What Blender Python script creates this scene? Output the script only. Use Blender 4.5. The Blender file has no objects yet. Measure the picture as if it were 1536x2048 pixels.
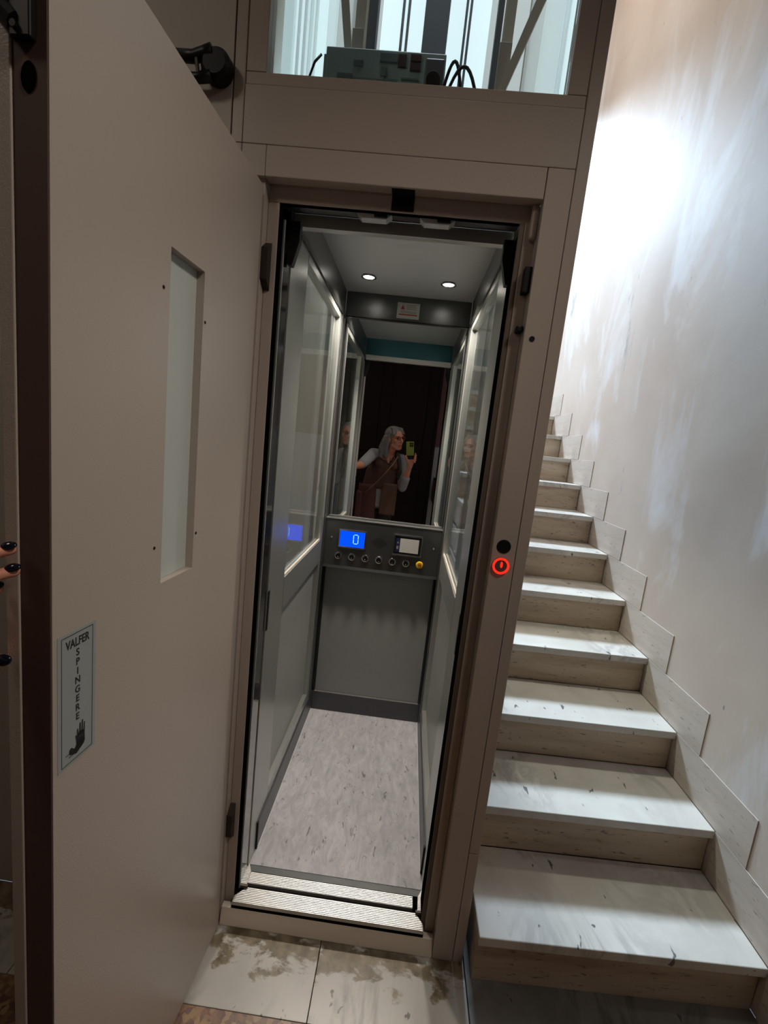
import bpy, bmesh, math, random
from mathutils import Vector, Matrix
random.seed(7)
D = bpy.data
C = bpy.context.scene.collection
scn = bpy.context.scene

# ------------------------------------------------------------------ camera, light, exposure
cam_d = D.cameras.new('camera'); cam = D.objects.new('camera', cam_d); C.objects.link(cam)
cam_d.sensor_fit = 'HORIZONTAL'; cam_d.sensor_width = 36.0
cam_d.lens = 902.22 * 36.0 / 1536.0
cam_d.clip_start = 0.005; cam_d.clip_end = 60
CAM = Vector((0.0, -1.18, 1.548))
RX = Vector((0.99240263, 0.06018997, 0.10730421))      # camera right
RD = Vector((0.11512404, -0.14664466, -0.9824672))     # camera down
RF = Vector((-0.04339908, 0.98735632, -0.15245985))    # camera forward
cam.matrix_world = Matrix(((RX.x, -RD.x, -RF.x, CAM.x), (RX.y, -RD.y, -RF.y, CAM.y),
                           (RX.z, -RD.z, -RF.z, CAM.z), (0, 0, 0, 1)))
scn.camera = cam
scn.view_settings.view_transform = 'Standard'
scn.view_settings.look = 'None'
scn.view_settings.gamma = 1.0
scn.view_settings.use_curve_mapping = False
scn.view_settings.exposure = 0.0
try:
    scn.cycles.max_bounces = 14; scn.cycles.glossy_bounces = 8; scn.cycles.transparent_max_bounces = 16
    scn.cycles.diffuse_bounces = 6; scn.cycles.sample_clamp_indirect = 6.0
    scn.cycles.caustics_reflective = False; scn.cycles.caustics_refractive = False
except Exception: pass

world = D.worlds.new('world'); scn.world = world; world.use_nodes = True
bg = world.node_tree.nodes.get('Background')
bg.inputs[0].default_value = (0.55, 0.7, 1.0, 1); bg.inputs[1].default_value = 0.8

def area(name, loc, target, sx, sy, power, col, spread=180):
    l = D.lights.new(name, 'AREA'); l.shape = 'RECTANGLE'; l.size = sx; l.size_y = sy
    l.energy = power; l.color = col; l.spread = math.radians(spread)
    o = D.objects.new(name, l); C.objects.link(o); o.location = loc
    d = Vector(target) - Vector(loc)
    o.rotation_euler = d.to_track_quat('-Z', 'Y').to_euler()
    return o
# daylight entering the stairwell through its high window, then unseen area lights added as fill
area('stair_window_daylight', (-0.35, 5.6, 5.75), (0.75, 0.8, 0.9), 2.0, 0.8, 790, (0.64, 0.79, 1.0), 150)
area('upper_wall_fill', (-0.55, 2.4, 6.0), (1.2, 1.3, 3.2), 0.7, 0.7, 34, (1.0, 0.88, 0.76), 140)  # added fill that brightens the upper stair wall
area('lobby_fill', (0.90, -0.95, 3.15), (-0.45, -0.30, 1.15), 0.35, 0.35, 3.2, (1.0, 0.90, 0.80), 62)  # added warm fill aimed at the open door leaf
area('hall_fill', (-1.55, -1.25, 3.17), (-1.1, -0.9, 0), 0.4, 0.4, 6.5, (1.0, 0.88, 0.76))  # unseen fill added for the dark left side of the lobby

area('shaft_fill', (-0.1, 0.20, 5.6), (-0.1, 0.34, 2.3), 0.3, 0.2, 14, (0.92, 0.96, 1.0), 120)  # added fill for the box and uprights on the lift roof

# ------------------------------------------------------------------ helpers
class MB:
    def __init__(s): s.bm = bmesh.new()
    def box(s, x0, x1, y0, y1, z0, z1):
        v = [s.bm.verts.new((x, y, z)) for x in (x0, x1) for y in (y0, y1) for z in (z0, z1)]
        for f in ((0,1,3,2),(4,6,7,5),(0,4,5,1),(2,3,7,6),(0,2,6,4),(1,5,7,3)):
            s.bm.faces.new([v[i] for i in f])
        return s
    def prism(s, poly, axis, a, b):
        def P(p, t):
            if axis == 'x': return (t, p[0], p[1])
            if axis == 'y': return (p[0], t, p[1])
            return (p[0], p[1], t)
        A = [s.bm.verts.new(P(p, a)) for p in poly]; B = [s.bm.verts.new(P(p, b)) for p in poly]
        n = len(poly)
        s.bm.faces.new(A); s.bm.faces.new(B[::-1])
        for i in range(n): s.bm.faces.new((A[i], B[i], B[(i+1) % n], A[(i+1) % n]))
        return s
    def cone(s, p0, p1, r0, r1, n=16, caps=True):
        p0 = Vector(p0); p1 = Vector(p1); d = (p1-p0)
        q = d.to_track_quat('Z', 'Y').to_matrix()
        A = []; B = []
        for i in range(n):
            t = 2*math.pi*i/n; u = q @ Vector((math.cos(t), math.sin(t), 0))
            A.append(s.bm.verts.new(p0+u*r0)); B.append(s.bm.verts.new(p1+u*r1))
        for i in range(n): s.bm.faces.new((A[i], A[(i+1) % n], B[(i+1) % n], B[i]))
        if caps: s.bm.faces.new(A[::-1]); s.bm.faces.new(B)
        return s
    def cyl(s, p0, p1, r, n=20): return s.cone(p0, p1, r, r, n)
    def lathe(s, prof, origin, axis, n=28):
        # prof: (radius, distance along axis)
        origin = Vector(origin); axis = Vector(axis).normalized()
        q = axis.to_track_quat('Z', 'Y').to_matrix(); rings = []
        for r, h in prof:
            rings.append([s.bm.verts.new(origin + q @ Vector((max(r, 1e-5)*math.cos(2*math.pi*i/n), max(r, 1e-5)*math.sin(2*math.pi*i/n), h))) for i in range(n)])
        for a, b in zip(rings, rings[1:]):
            for i in range(n): s.bm.faces.new((a[i], a[(i+1) % n], b[(i+1) % n], b[i]))
        s.bm.faces.new(rings[0][::-1]); s.bm.faces.new(rings[-1])
        return s
    def tube(s, pts, r, n=8):
        pts = [Vector(p) for p in pts]; rings = []
        up = Vector((0.13, 0.31, 0.94)).normalized()
        for i, p in enumerate(pts):
            t = (pts[min(i+1, len(pts)-1)] - pts[max(i-1, 0)]).normalized()
            a = t.cross(up); a = a.normalized() if a.length > 1e-4 else t.orthogonal().normalized()
            b = t.cross(a); rr = r[i] if isinstance(r, (list, tuple)) else r
            rings.append([s.bm.verts.new(p + a*rr*math.cos(2*math.pi*k/n) + b*rr*math.sin(2*math.pi*k/n)) for k in range(n)])
        for A, B in zip(rings, rings[1:]):
            for k in range(n): s.bm.faces.new((A[k], A[(k+1) % n], B[(k+1) % n], B[k]))
        s.bm.faces.new(rings[0][::-1]); s.bm.faces.new(rings[-1])
        return s
    def ball(s, p, r, rot=None, seg=14, ring=9):
        if not isinstance(r, (tuple, list)): r = (r, r, r)
        p = Vector(p); rows = []
        f = (lambda v: p + rot @ v) if rot else (lambda v: p + v)
        top = s.bm.verts.new(f(Vector((0, 0, r[2])))); bot = s.bm.verts.new(f(Vector((0, 0, -r[2]))))
        for j in range(1, ring):
            th = math.pi*j/ring; sn, cs = math.sin(th), math.cos(th)
            rows.append([s.bm.verts.new(f(Vector((r[0]*sn*math.cos(2*math.pi*i/seg), r[1]*sn*math.sin(2*math.pi*i/seg), r[2]*cs)))) for i in range(seg)])
        for i in range(seg):
            k = (i+1) % seg
            s.bm.faces.new((top, rows[0][i], rows[0][k])); s.bm.faces.new((bot, rows[-1][k], rows[-1][i]))
            for A, B in zip(rows, rows[1:]): s.bm.faces.new((A[i], B[i], B[k], A[k]))
        return s
    def chain(s, nodes, step=0.012):
        # nodes (point, radius or (rx,ry,rz)) swept by overlapping ellipsoids
        for (p, r), (q, t) in zip(nodes, nodes[1:]):
            p = Vector(p); q = Vector(q)
            r = Vector(r) if isinstance(r, (tuple, list)) else Vector((r, r, r))
            t = Vector(t) if isinstance(t, (tuple, list)) else Vector((t, t, t))
            k = max(2, int((q-p).length/step))
            for i in range(k+1):
                f = i/k; s.ball(p.lerp(q, f), tuple(r.lerp(t, f)))
        return s
    def build(s, name, mat, parent=None, bevel=0, smooth=False, loc=None, xf=None):
        if xf is not None: s.bm.transform(xf)
        bmesh.ops.recalc_face_normals(s.bm, faces=s.bm.faces)
        me = D.meshes.new(name); s.bm.to_mesh(me); s.bm.free()
        o = D.objects.new(name, me); C.objects.link(o)
        if mat: me.materials.append(mat)
        if smooth:
            for p in me.polygons: p.use_smooth = True
        if bevel:
            b = o.modifiers.new('bevel', 'BEVEL'); b.width = bevel; b.segments = 2; b.limit_method = 'ANGLE'
            b.angle_limit = math.radians(40)
        if loc is not None:      # move the object's origin to loc, keeping the shape where it is
            me.transform(Matrix.Translation(-Vector(loc))); o.location = loc
        if parent: attach(o, parent)
        return o
def wloc(o):
    v = o.location.copy()
    while o.parent:
        v = v + o.matrix_parent_inverse.translation + o.parent.location if False else v; o = o.parent
    return v
def attach(o, parent):
    # geometry is written in world coordinates; every parent stands unrotated, at ORIG[parent]
    o.parent = parent
    o.matrix_parent_inverse = Matrix.Translation(-Vector(parent.get('_o', (0, 0, 0)))) if '_o' in parent else Matrix.Identity(4)
def remesh(o, vox, it=4):
    m = o.modifiers.new('skin', 'REMESH'); m.mode = 'VOXEL'; m.voxel_size = vox; m.use_smooth_shade = True
    k = o.modifiers.new('soft', 'SMOOTH'); k.iterations = it; k.factor = 0.5
    return o
def tag(o, label, cat=None, group=None, kind=None):
    if label: o['label'] = label
    if cat: o['category'] = cat
    if group: o['group'] = group
    if kind: o['kind'] = kind
    return o
def thing(name, label, cat, loc=(0, 0, 0), group=None, kind=None):
    o = D.objects.new(name, None); o.empty_display_size = 0.05; C.objects.link(o); o.location = loc; o['_o'] = list(loc)
    return tag(o, label, cat, group, kind)
def struct(o, label=None):
    o['kind'] = 'structure'
    if label: o['label'] = label
    return o
def text_mesh(name, txt, size, origin, right, up, mat, parent=None, align='CENTER', extrude=0.0006, sx=1.0, offset=0.0):
    cu = D.curves.new(name, 'FONT'); cu.body = txt; cu.size = size; cu.align_x = align; cu.align_y = 'CENTER'
    cu.extrude = extrude; cu.offset = offset
    t = D.objects.new(name, cu); C.objects.link(t)
    bpy.context.view_layer.update()
    me = D.meshes.new_from_object(t.evaluated_get(bpy.context.evaluated_depsgraph_get()))
    D.objects.remove(t); D.curves.remove(cu)
    r = Vector(right).normalized(); u = Vector(up).normalized(); n = r.cross(u)
    m = Matrix(((r.x*sx, u.x, n.x, origin[0]), (r.y*sx, u.y, n.y, origin[1]), (r.z*sx, u.z, n.z, origin[2]), (0, 0, 0, 1)))
    me.transform(m); me.name = name
    o = D.objects.new(name, me); C.objects.link(o); me.materials.clear(); me.materials.append(mat)
    if parent: attach(o, parent)
    return o

# ------------------------------------------------------------------ materials
def mat(name, col, rough=0.5, metal=0.0, spec=0.5, bump=None, emit=None, var=None, coat=0.0):
    m = D.materials.new(name); m.use_nodes = True; nt = m.node_tree; b = nt.nodes['Principled BSDF']
    b.inputs['Base Color'].default_value = (*col, 1); b.inputs['Roughness'].default_value = rough
    b.inputs['Metallic'].default_value = metal; b.inputs['Specular IOR Level'].default_value = spec
    b.inputs['Coat Weight'].default_value = coat
    if emit:
        b.inputs['Emission Color'].default_value = (*emit[0], 1); b.inputs['Emission Strength'].default_value = emit[1]
    tc = nt.nodes.new('ShaderNodeTexCoord')
    if bump:      # (scale, strength, distance)
        n = nt.nodes.new('ShaderNodeTexNoise'); n.inputs['Scale'].default_value = bump[0]; n.inputs['Detail'].default_value = 2
        nt.links.new(tc.outputs['Object'], n.inputs['Vector'])
        k = nt.nodes.new('ShaderNodeBump'); k.inputs['Strength'].default_value = bump[1]; k.inputs['Distance'].default_value = bump[2]
        nt.links.new(n.outputs['Fac'], k.inputs['Height']); nt.links.new(k.outputs['Normal'], b.inputs['Normal'])
    if var:       # (scale, colour2, stretch)
        mp = nt.nodes.new('ShaderNodeMapping'); mp.inputs['Scale'].default_value = var[2] if len(var) > 2 else (1, 1, 1)
        n = nt.nodes.new('ShaderNodeTexNoise'); n.inputs['Scale'].default_value = var[0]; n.inputs['Detail'].default_value = 6
        mx = nt.nodes.new('ShaderNodeMix'); mx.data_type = 'RGBA'
        mx.inputs['A'].default_value = (*col, 1); mx.inputs['B'].default_value = (*var[1], 1)
        nt.links.new(tc.outputs['Object'], mp.inputs['Vector']); nt.links.new(mp.outputs['Vector'], n.inputs['Vector'])
        nt.links.new(n.outputs['Fac'], mx.inputs['Factor']); nt.links.new(mx.outputs['Result'], b.inputs['Base Color'])
    return m
def NT(m): return m.node_tree, m.node_tree.nodes, m.node_tree.links, m.node_tree.nodes['Principled BSDF']
def node(nt, typ, **kw):
    n = nt.nodes.new(typ)
    for k, v in kw.items():
        if k in ('noise_dimensions', 'data_type', 'blend_type', 'feature', 'distance', 'operation', 'wave_type', 'bands_direction', 'interpolation'): setattr(n, k, v)
        else: n.inputs[k.replace('_', ' ')].default_value = v
    return n
def ramp(nt, src, stops):
    r = nt.nodes.new('ShaderNodeValToRGB'); e = r.color_ramp.elements
    while len(e) > 1: e.remove(e[-1])
    e[0].position = stops[0][0]; e[0].color = (*stops[0][1], 1)
    for p, c in stops[1:]:
        x = e.new(p); x.color = (*c, 1)
    nt.links.new(src, r.inputs['Fac']); return r
def mixc(nt, fac, a, b, blend='MIX'):
    m = nt.nodes.new('ShaderNodeMix'); m.data_type = 'RGBA'; m.blend_type = blend
    if isinstance(fac, (int, float)): m.inputs['Factor'].default_value = fac
    else: nt.links.new(fac, m.inputs['Factor'])
    for k, v in (('A', a), ('B', b)):
        if isinstance(v, tuple): m.inputs[k].default_value = (*v, 1)
        else: nt.links.new(v, m.inputs[k])
    return m.outputs['Result']
def coords(nt, scale=(1, 1, 1), rot=(0, 0, 0)):
    tc = nt.nodes.new('ShaderNodeTexCoord'); mp = nt.nodes.new('ShaderNodeMapping')
    mp.inputs['Scale'].default_value = scale; mp.inputs['Rotation'].default_value = rot
    nt.links.new(tc.outputs['Object'], mp.inputs['Vector']); return mp.outputs['Vector']
def noise(nt, vec, scale, detail=5, rough=0.55, dist=0.0):
    n = node(nt, 'ShaderNodeTexNoise', Scale=scale, Detail=detail, Roughness=rough, Distortion=dist)
    nt.links.new(vec, n.inputs['Vector']); return n.outputs['Fac']

M = {}
M['cream'] = mat('cream_enamel', (0.47, 0.40, 0.345), 0.30, 0, 0.5, bump=(420, 0.24, 0.0012))
M['cream_sill'] = mat('cream_enamel_plain', (0.60, 0.53, 0.45), 0.4)
M['cream_lit'] = mat('lit_cream_enamel', (0.78, 0.68, 0.56), 0.4)  # lighter copy of the frame cream; warm light on the threshold is in this colour
M['edge_brown'] = mat('dark_brown_edge', (0.11, 0.066, 0.058), 0.7, 0, 0.15)
M['notch'] = mat('shadowed_slot', (0.045, 0.033, 0.026), 0.7, 0, 0.2)
M['rust'] = mat('brown_rubber', (0.12, 0.085, 0.06), 0.6)
M['black'] = mat('black_plastic', (0.006, 0.006, 0.006), 0.5, 0, 0.25)
M['gap'] = mat('black_gasket', (0.004, 0.004, 0.004), 0.9, 0, 0.0)
M['laminate'] = mat('grey_laminate', (0.345, 0.35, 0.335), 0.38, 0, 0.4, var=(30, (0.31, 0.32, 0.305)))
M['alu'] = mat('satin_aluminium', (0.47, 0.48, 0.455), 0.33, 0.75, 0.5)
M['alu_bright'] = mat('ribbed_aluminium', (0.58, 0.57, 0.54), 0.34, 0.7)
M['steel'] = mat('dark_brushed_steel', (0.16, 0.165, 0.16), 0.32, 0.85)
M['polished'] = mat('polished_dark_steel', (0.30, 0.30, 0.31), 0.10, 1.0)
M['teal'] = mat('blue_tinted_steel', (0.06, 0.16, 0.19), 0.22, 0.9)
M['chrome'] = mat('chrome', (0.75, 0.75, 0.76), 0.12, 1.0)
M['white'] = mat('white_ceiling_panel', (0.60, 0.60, 0.62), 0.45)
M['frost'] = mat('frosted_glass', (0.52, 0.56, 0.53), 0.5)
M['trim_dark'] = mat('dark_trim', (0.03, 0.032, 0.03), 0.3, 0.6)
M['skirting'] = mat('charcoal_skirting', (0.085, 0.085, 0.09), 0.36, 0.5)
M['yellow'] = mat('yellow_button', (0.80, 0.52, 0.01), 0.35)
M['blue'] = mat('blue_screen', (0.0, 0.02, 0.5), 0.2, emit=((0.0, 0.075, 1.0), 1.05))
M['digit'] = mat('lit_digit', (0.3, 0.8, 0.9), 0.3, emit=((0.35, 0.9, 1.0), 0.95))
M['red_led'] = mat('red_led', (0.5, 0.01, 0.0), 0.3, emit=((1.0, 0.02, 0.008), 1.5))
M['lamp'] = mat('lamp_glow', (1, 1, 1), 0.3, emit=((1.0, 0.93, 0.84), 14))
M['paper'] = mat('white_card', (0.62, 0.61, 0.57), 0.6)
M['navy'] = mat('navy_print', (0.01, 0.015, 0.06), 0.5)
M['redprint'] = mat('red_print', (0.50, 0.05, 0.05), 0.6)
M['greyprint'] = mat('grey_print', (0.28, 0.27, 0.26), 0.6)
M['sticker'] = mat('silver_sticker', (0.33, 0.36, 0.35), 0.45)
M['ink'] = mat('black_ink', (0.012, 0.013, 0.015), 0.5)
M['dust_black'] = mat('worn_black_metal', (0.015, 0.016, 0.014), 0.4, 0.5)
M['pcb'] = mat('teal_grey_box', (0.50, 0.66, 0.68), 0.45, var=(14, (0.42, 0.58, 0.60)))
M['dark_label'] = mat('dark_label', (0.18, 0.28, 0.29), 0.5)
M['label_red'] = mat('maroon_relay', (0.05, 0.02, 0.02), 0.5)
M['bracket'] = mat('beige_bracket', (0.74, 0.69, 0.60), 0.5)
M['rail'] = mat('guide_rail_steel', (0.15, 0.165, 0.20), 0.45, 0.2)
M['rope'] = mat('steel_rope', (0.10, 0.11, 0.12), 0.5, 0.5)
M['pane'] = mat('daylit_pane', (0.6, 0.7, 0.75), 0.6, emit=((0.66, 0.79, 0.85), 1.2))
M['pane_dim'] = mat('translucent_panel', (0.6, 0.65, 0.66), 0.6, emit=((0.62, 0.68, 0.70), 0.6))
M['daylight'] = mat('window_daylight', (0.8, 0.85, 0.9), 0.6, emit=((0.75, 0.88, 1.0), 3.0))
M['pink'] = mat('pink_wall_paint', (0.30, 0.115, 0.13), 0.6)
M['dado'] = mat('white_dado', (0.72, 0.72, 0.78), 0.5)
M['maroon'] = mat('maroon_paint', (0.06, 0.012, 0.014), 0.6)
M['darkwood'] = mat('dark_stained_wood', (0.016, 0.009, 0.007), 0.65, 0, 0.2)
M['concrete'] = mat('dark_concrete', (0.10, 0.09, 0.08), 0.8)

# glass pane: clear, Fresnel reflection, light passes
def glass(name, tint, refl=1.0):
    m = D.materials.new(name); m.use_nodes = True; nt = m.node_tree; nt.nodes.clear()
    out = nt.nodes.new('ShaderNodeOutputMaterial'); mx = nt.nodes.new('ShaderNodeMixShader')
    tr = nt.nodes.new('ShaderNodeBsdfTransparent'); tr.inputs[0].default_value = (*tint, 1)
    gl = nt.nodes.new('ShaderNodeBsdfGlossy'); gl.inputs['Roughness'].default_value = 0.0; gl.inputs['Color'].default_value = (1, 1, 1, 1)
    fr = nt.nodes.new('ShaderNodeFresnel'); ge = nt.nodes.new('ShaderNodeNewGeometry')
    mr = nt.nodes.new('ShaderNodeMapRange'); mr.inputs['To Min'].default_value = 1.5; mr.inputs['To Max'].default_value = 1/1.5   # same index on both faces of the thin pane
    nt.links.new(ge.outputs['Backfacing'], mr.inputs['Value']); nt.links.new(mr.outputs[0], fr.inputs['IOR'])
    nt.links.new(fr.outputs[0], mx.inputs[0]); nt.links.new(tr.outputs[0], mx.inputs[1]); nt.links.new(gl.outputs[0], mx.inputs[2])
    nt.links.new(mx.outputs[0], out.inputs[0]); return m
M['glass'] = glass('clear_glass', (0.93, 0.96, 0.95))
M['mirror'] = D.materials.new('mirror'); M['mirror'].use_nodes = True
b = M['mirror'].node_tree.nodes['Principled BSDF']; b.inputs['Metallic'].default_value = 1; b.inputs['Roughness'].default_value = 0.0
b.inputs['Base Color'].default_value = (0.95, 0.96, 0.95, 1)

# plastered stairwell wall: beige, scuffed with pale smears and grey scrapes
def plaster():
    m = mat('plaster_wall', (0.6, 0.53, 0.47), 0.6, 0, 0.3); nt, N, L, b = NT(m)
    v = coords(nt); v2 = coords(nt, (1, 0.9, 0.35), (math.radians(38), 0, 0))
    base = ramp(nt, noise(nt, v, 1.6, 6), [(0.35, (0.50, 0.40, 0.335)), (0.65, (0.58, 0.485, 0.42))]).outputs['Color']
    sm = ramp(nt, noise(nt, v2, 2.6, 7, 0.62, 0.8), [(0.54, (0, 0, 0)), (0.66, (1, 1, 1))]).outputs['Color']
    c1 = mixc(nt, sm, base, (0.64, 0.60, 0.59))
    v3 = coords(nt, (1, 1.7, 0.4), (math.radians(24), 0, 0))
    sc = ramp(nt, noise(nt, v3, 3.4, 9, 0.7, 0.5), [(0.645, (0, 0, 0)), (0.685, (1, 1, 1))]).outputs['Color']
    c2 = mixc(nt, sc, c1, (0.36, 0.33, 0.32))
    sp = ramp(nt, noise(nt, v3, 26, 3, 0.6), [(0.74, (0, 0, 0)), (0.77, (1, 1, 1))]).outputs['Color']
    c3 = mixc(nt, sp, c2, (0.25, 0.22, 0.21))
    L.new(c3, b.inputs['Base Color'])
    bp = node(nt, 'ShaderNodeBump', Strength=0.25, Distance=0.004); L.new(noise(nt, v, 9, 8), bp.inputs['Height']); L.new(bp.outputs[0], b.inputs['Normal'])
    return m
M['plaster'] = plaster()
M['beigewall'] = mat('beige_shaft_wall', (0.72, 0.56, 0.42), 0.6, var=(3, (0.66, 0.51, 0.38)))
M['lobbywall'] = mat('lobby_wall_paint', (0.50, 0.45, 0.39), 0.55, bump=(60, 0.1, 0.002), var=(3, (0.46, 0.41, 0.36)))

def marble(name, a, bcol, vein, dirt, rough=0.28, rot=0.6, veins=(0.48, 0.52), stain=None):
    m = mat(name, a, rough); nt, N, L, b = NT(m)
    v = coords(nt, (1, 1, 1), (0, 0, rot)); vs = coords(nt, (1.5, 0.75, 1.0), (0, 0, rot))
    base = ramp(nt, noise(nt, v, 4.5, 7, 0.6, 0.4), [(0.33, bcol), (0.66, a)]).outputs['Color']
    w = noise(nt, vs, 1.7, 8, 0.62, 1.0)
    vn = ramp(nt, w, [(veins[0]-0.02, (0, 0, 0)), ((veins[0]+veins[1])/2, (1, 1, 1)), (veins[1]+0.02, (0, 0, 0))]).outputs['Color']
    vm = node(nt, 'ShaderNodeMath', operation='MULTIPLY'); L.new(vn, vm.inputs[0]); L.new(ramp(nt, noise(nt, v, 2.3, 3), [(0.40, (0, 0, 0)), (0.62, (0.8, 0.8, 0.8))]).outputs['Color'], vm.inputs[1])
    c = mixc(nt, vm.outputs[0], base, vein)
    sp = ramp(nt, noise(nt, vs, 17, 3, 0.6, 0.5), [(0.675, (0, 0, 0)), (0.70, (1, 1, 1))]).outputs['Color']
    c = mixc(nt, sp, c, dirt)
    if stain:
        tc = nt.nodes.new('ShaderNodeNewGeometry'); sx = nt.nodes.new('ShaderNodeSeparateXYZ'); L.new(tc.outputs['Position'], sx.inputs[0])
        mr = node(nt, 'ShaderNodeMapRange'); mr.inputs['From Min'].default_value = -0.15; mr.inputs['From Max'].default_value = -0.02
        mr.inputs['To Min'].default_value = -0.13; mr.inputs['To Max'].default_value = 0.16
        L.new(sx.outputs['Y'], mr.inputs['Value'])
        ad = node(nt, 'ShaderNodeMath', operation='ADD'); L.new(mr.outputs[0], ad.inputs[0])
        L.new(noise(nt, coords(nt, (1, 1.6, 1)), 11, 6, 0.62, 0.3), ad.inputs[1])
        st = ramp(nt, ad.outputs[0], [(0.53, (0, 0, 0)), (0.60, (1, 1, 1))]).outputs['Color']
        sc = ramp(nt, noise(nt, v, 24, 5), [(0.35, (0.10, 0.075, 0.04)), (0.65, (0.26, 0.215, 0.14))]).outputs['Color']
        c = mixc(nt, st, c, sc)
    L.new(c, b.inputs['Base Color']); return m
M['tread'] = marble('white_marble_tread', (0.65, 0.60, 0.54), (0.54, 0.49, 0.43), (0.38, 0.35, 0.32), (0.12, 0.11, 0.10), 0.32, 0.3)
M['slab'] = marble('marble_floor_slab', (0.52, 0.50, 0.46), (0.42, 0.40, 0.37), (0.24, 0.23, 0.20), (0.12, 0.11, 0.09), 0.3, 0.5, stain=True)
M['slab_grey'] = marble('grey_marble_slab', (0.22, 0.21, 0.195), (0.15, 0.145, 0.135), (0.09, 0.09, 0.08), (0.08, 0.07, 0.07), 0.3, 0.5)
def travertine(name='travertine', c0=(0.40, 0.29, 0.20), c1=(0.52, 0.40, 0.285), c2=(0.60, 0.48, 0.36), pc=(0.22, 0.165, 0.12)):
    m = mat(name, (0.55, 0.45, 0.35), 0.5); nt, N, L, b = NT(m)
    v = coords(nt); vs = coords(nt, (1.2, 1.2, 9))
    base = ramp(nt, noise(nt, vs, 2.0, 7, 0.6, 0.3), [(0.3, c0), (0.5, c1), (0.7, c2)]).outputs['Color']
    pit = ramp(nt, noise(nt, coords(nt, (3.5, 3.5, 15)), 7, 4, 0.65), [(0.61, (0, 0, 0)), (0.66, (1, 1, 1))]).outputs['Color']
    c = mixc(nt, pit, base, pc); L.new(c, b.inputs['Base Color'])
    bp = node(nt, 'ShaderNodeBump', Strength=0.3, Distance=0.002); bp.invert = True
    L.new(pit, bp.inputs['Height']); L.new(bp.outputs[0], b.inputs['Normal']); return m
M['travertine'] = travertine()
M['trav_skirt'] = travertine('travertine_skirting', (0.44, 0.36, 0.305), (0.51, 0.43, 0.37), (0.56, 0.49, 0.43), (0.33, 0.265, 0.22))
M['trav_pale'] = marble('pale_travertine', (0.60, 0.55, 0.50), (0.52, 0.47, 0.42), (0.44, 0.38, 0.33), (0.26, 0.22, 0.19), 0.5, 0.0)
def vinyl():
    m = mat('mottled_vinyl', (0.5, 0.48, 0.47), 0.35); nt, N, L, b = NT(m)
    v = coords(nt, (1.0, 0.36, 1))
    base = ramp(nt, noise(nt, v, 30, 8, 0.75, 0.6), [(0.38, (0.375, 0.37, 0.39)), (0.62, (0.54, 0.53, 0.535))]).outputs['Color']
    sp = ramp(nt, noise(nt, v, 58, 5, 0.65, 0.8), [(0.61, (0, 0, 0)), (0.67, (0.85, 0.85, 0.85))]).outputs['Color']
    L.new(mixc(nt, sp, base, (0.15, 0.14, 0.14)), b.inputs['Base Color']); return m
M['vinyl'] = vinyl()
def terrazzo():
    m = mat('red_brown_tile', (0.2, 0.09, 0.06), 0.4); nt, N, L, b = NT(m)
    v = coords(nt); vo = node(nt, 'ShaderNodeTexVoronoi', Scale=75.0); L.new(v, vo.inputs['Vector'])
    r = ramp(nt, vo.outputs['Color'], [(0.2, (0.10, 0.045, 0.03)), (0.5, (0.22, 0.11, 0.05)), (0.85, (0.30, 0.19, 0.09))])
    L.new(r.outputs['Color'], b.inputs['Base Color']); return m
M['tile'] = terrazzo()
def ribbed():
    m = M['alu_bright']; nt, N, L, b = NT(m)
    v = coords(nt, (1, 1, 1)); w = node(nt, 'ShaderNodeTexWave', Scale=60.0); w.bands_direction = 'Y'; L.new(v, w.inputs['Vector'])
    bp = node(nt, 'ShaderNodeBump', Strength=0.4, Distance=0.001); L.new(w.outputs['Fac'], bp.inputs['Height']); L.new(bp.outputs[0], b.inputs['Normal'])
ribbed()

# ------------------------------------------------------------------ setting
def panel(name, m, *b, label=None):
    c = ((b[0]+b[1])/2, (b[2]+b[3])/2, (b[4]+b[5])/2)
    return struct(MB().box(*b).build(name, m, loc=c), label)
XW = 1.199
panel('wall_right', M['plaster'], XW, XW+0.2, -3.3, 4.1, 0, 6.2, label='scuffed beige plaster wall beside the marble stairs')
# stairwell back wall round its window
wb = MB().box(-1.10, -0.88, 3.9, 4.1, 0, 6.2).box(1.05, 1.35, 3.9, 4.1, 0, 6.2).box(-0.88, 1.05, 3.9, 4.1, 0, 3.15).box(-0.88, 1.05, 3.9, 4.1, 4.8, 6.2)
struct(wb.build('wall_back', M['lobbywall'], loc=(0.15, 4, 3)), 'stairwell wall with a high window at the top of the stairs')
wn = struct(MB().box(-0.88, 1.05, 4.02, 4.026, 3.15, 4.8).build('window_1', M['glass'], loc=(0.39, 4.03, 3.9)), 'stairwell window letting daylight onto the stairs')
fr = MB()
for x in (-0.88, 1.00): fr.box(x, x+0.05, 3.95, 4.01, 3.15, 4.8)
fr.box(-0.88, 1.05, 3.95, 4.01, 3.15, 3.2).box(-0.88, 1.05, 3.95, 4.01, 4.75, 4.8)
fr = struct(fr.build('window_frame', M['white'])); fr.parent = wn; fr.matrix_parent_inverse = Matrix.Translation((-0.39, -4.03, -3.9)); 
panel('ceiling', M['lobbywall'], -2.3, 1.4, -0.12, 4.1, 6.2, 6.3)
panel('ceiling.001', M['lobbywall'], -2.3, XW, -3.3, -0.12, 3.2, 3.3)
panel('wall_left.001', M['lobbywall'], -1.10, -0.92, 0.2, 3.9, 2.45, 6.2)
panel('wall_left', M['beigewall'], -0.90, -0.66, 0.2, 3.9, 0, 2.44, label='beige wall seen through the left side glass of the lift')
panel('wall_front', M['lobbywall'], -2.3, -0.60, 0.03, 0.20, 0, 6.2, label='beige wall left of the lift behind the open door')
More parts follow.
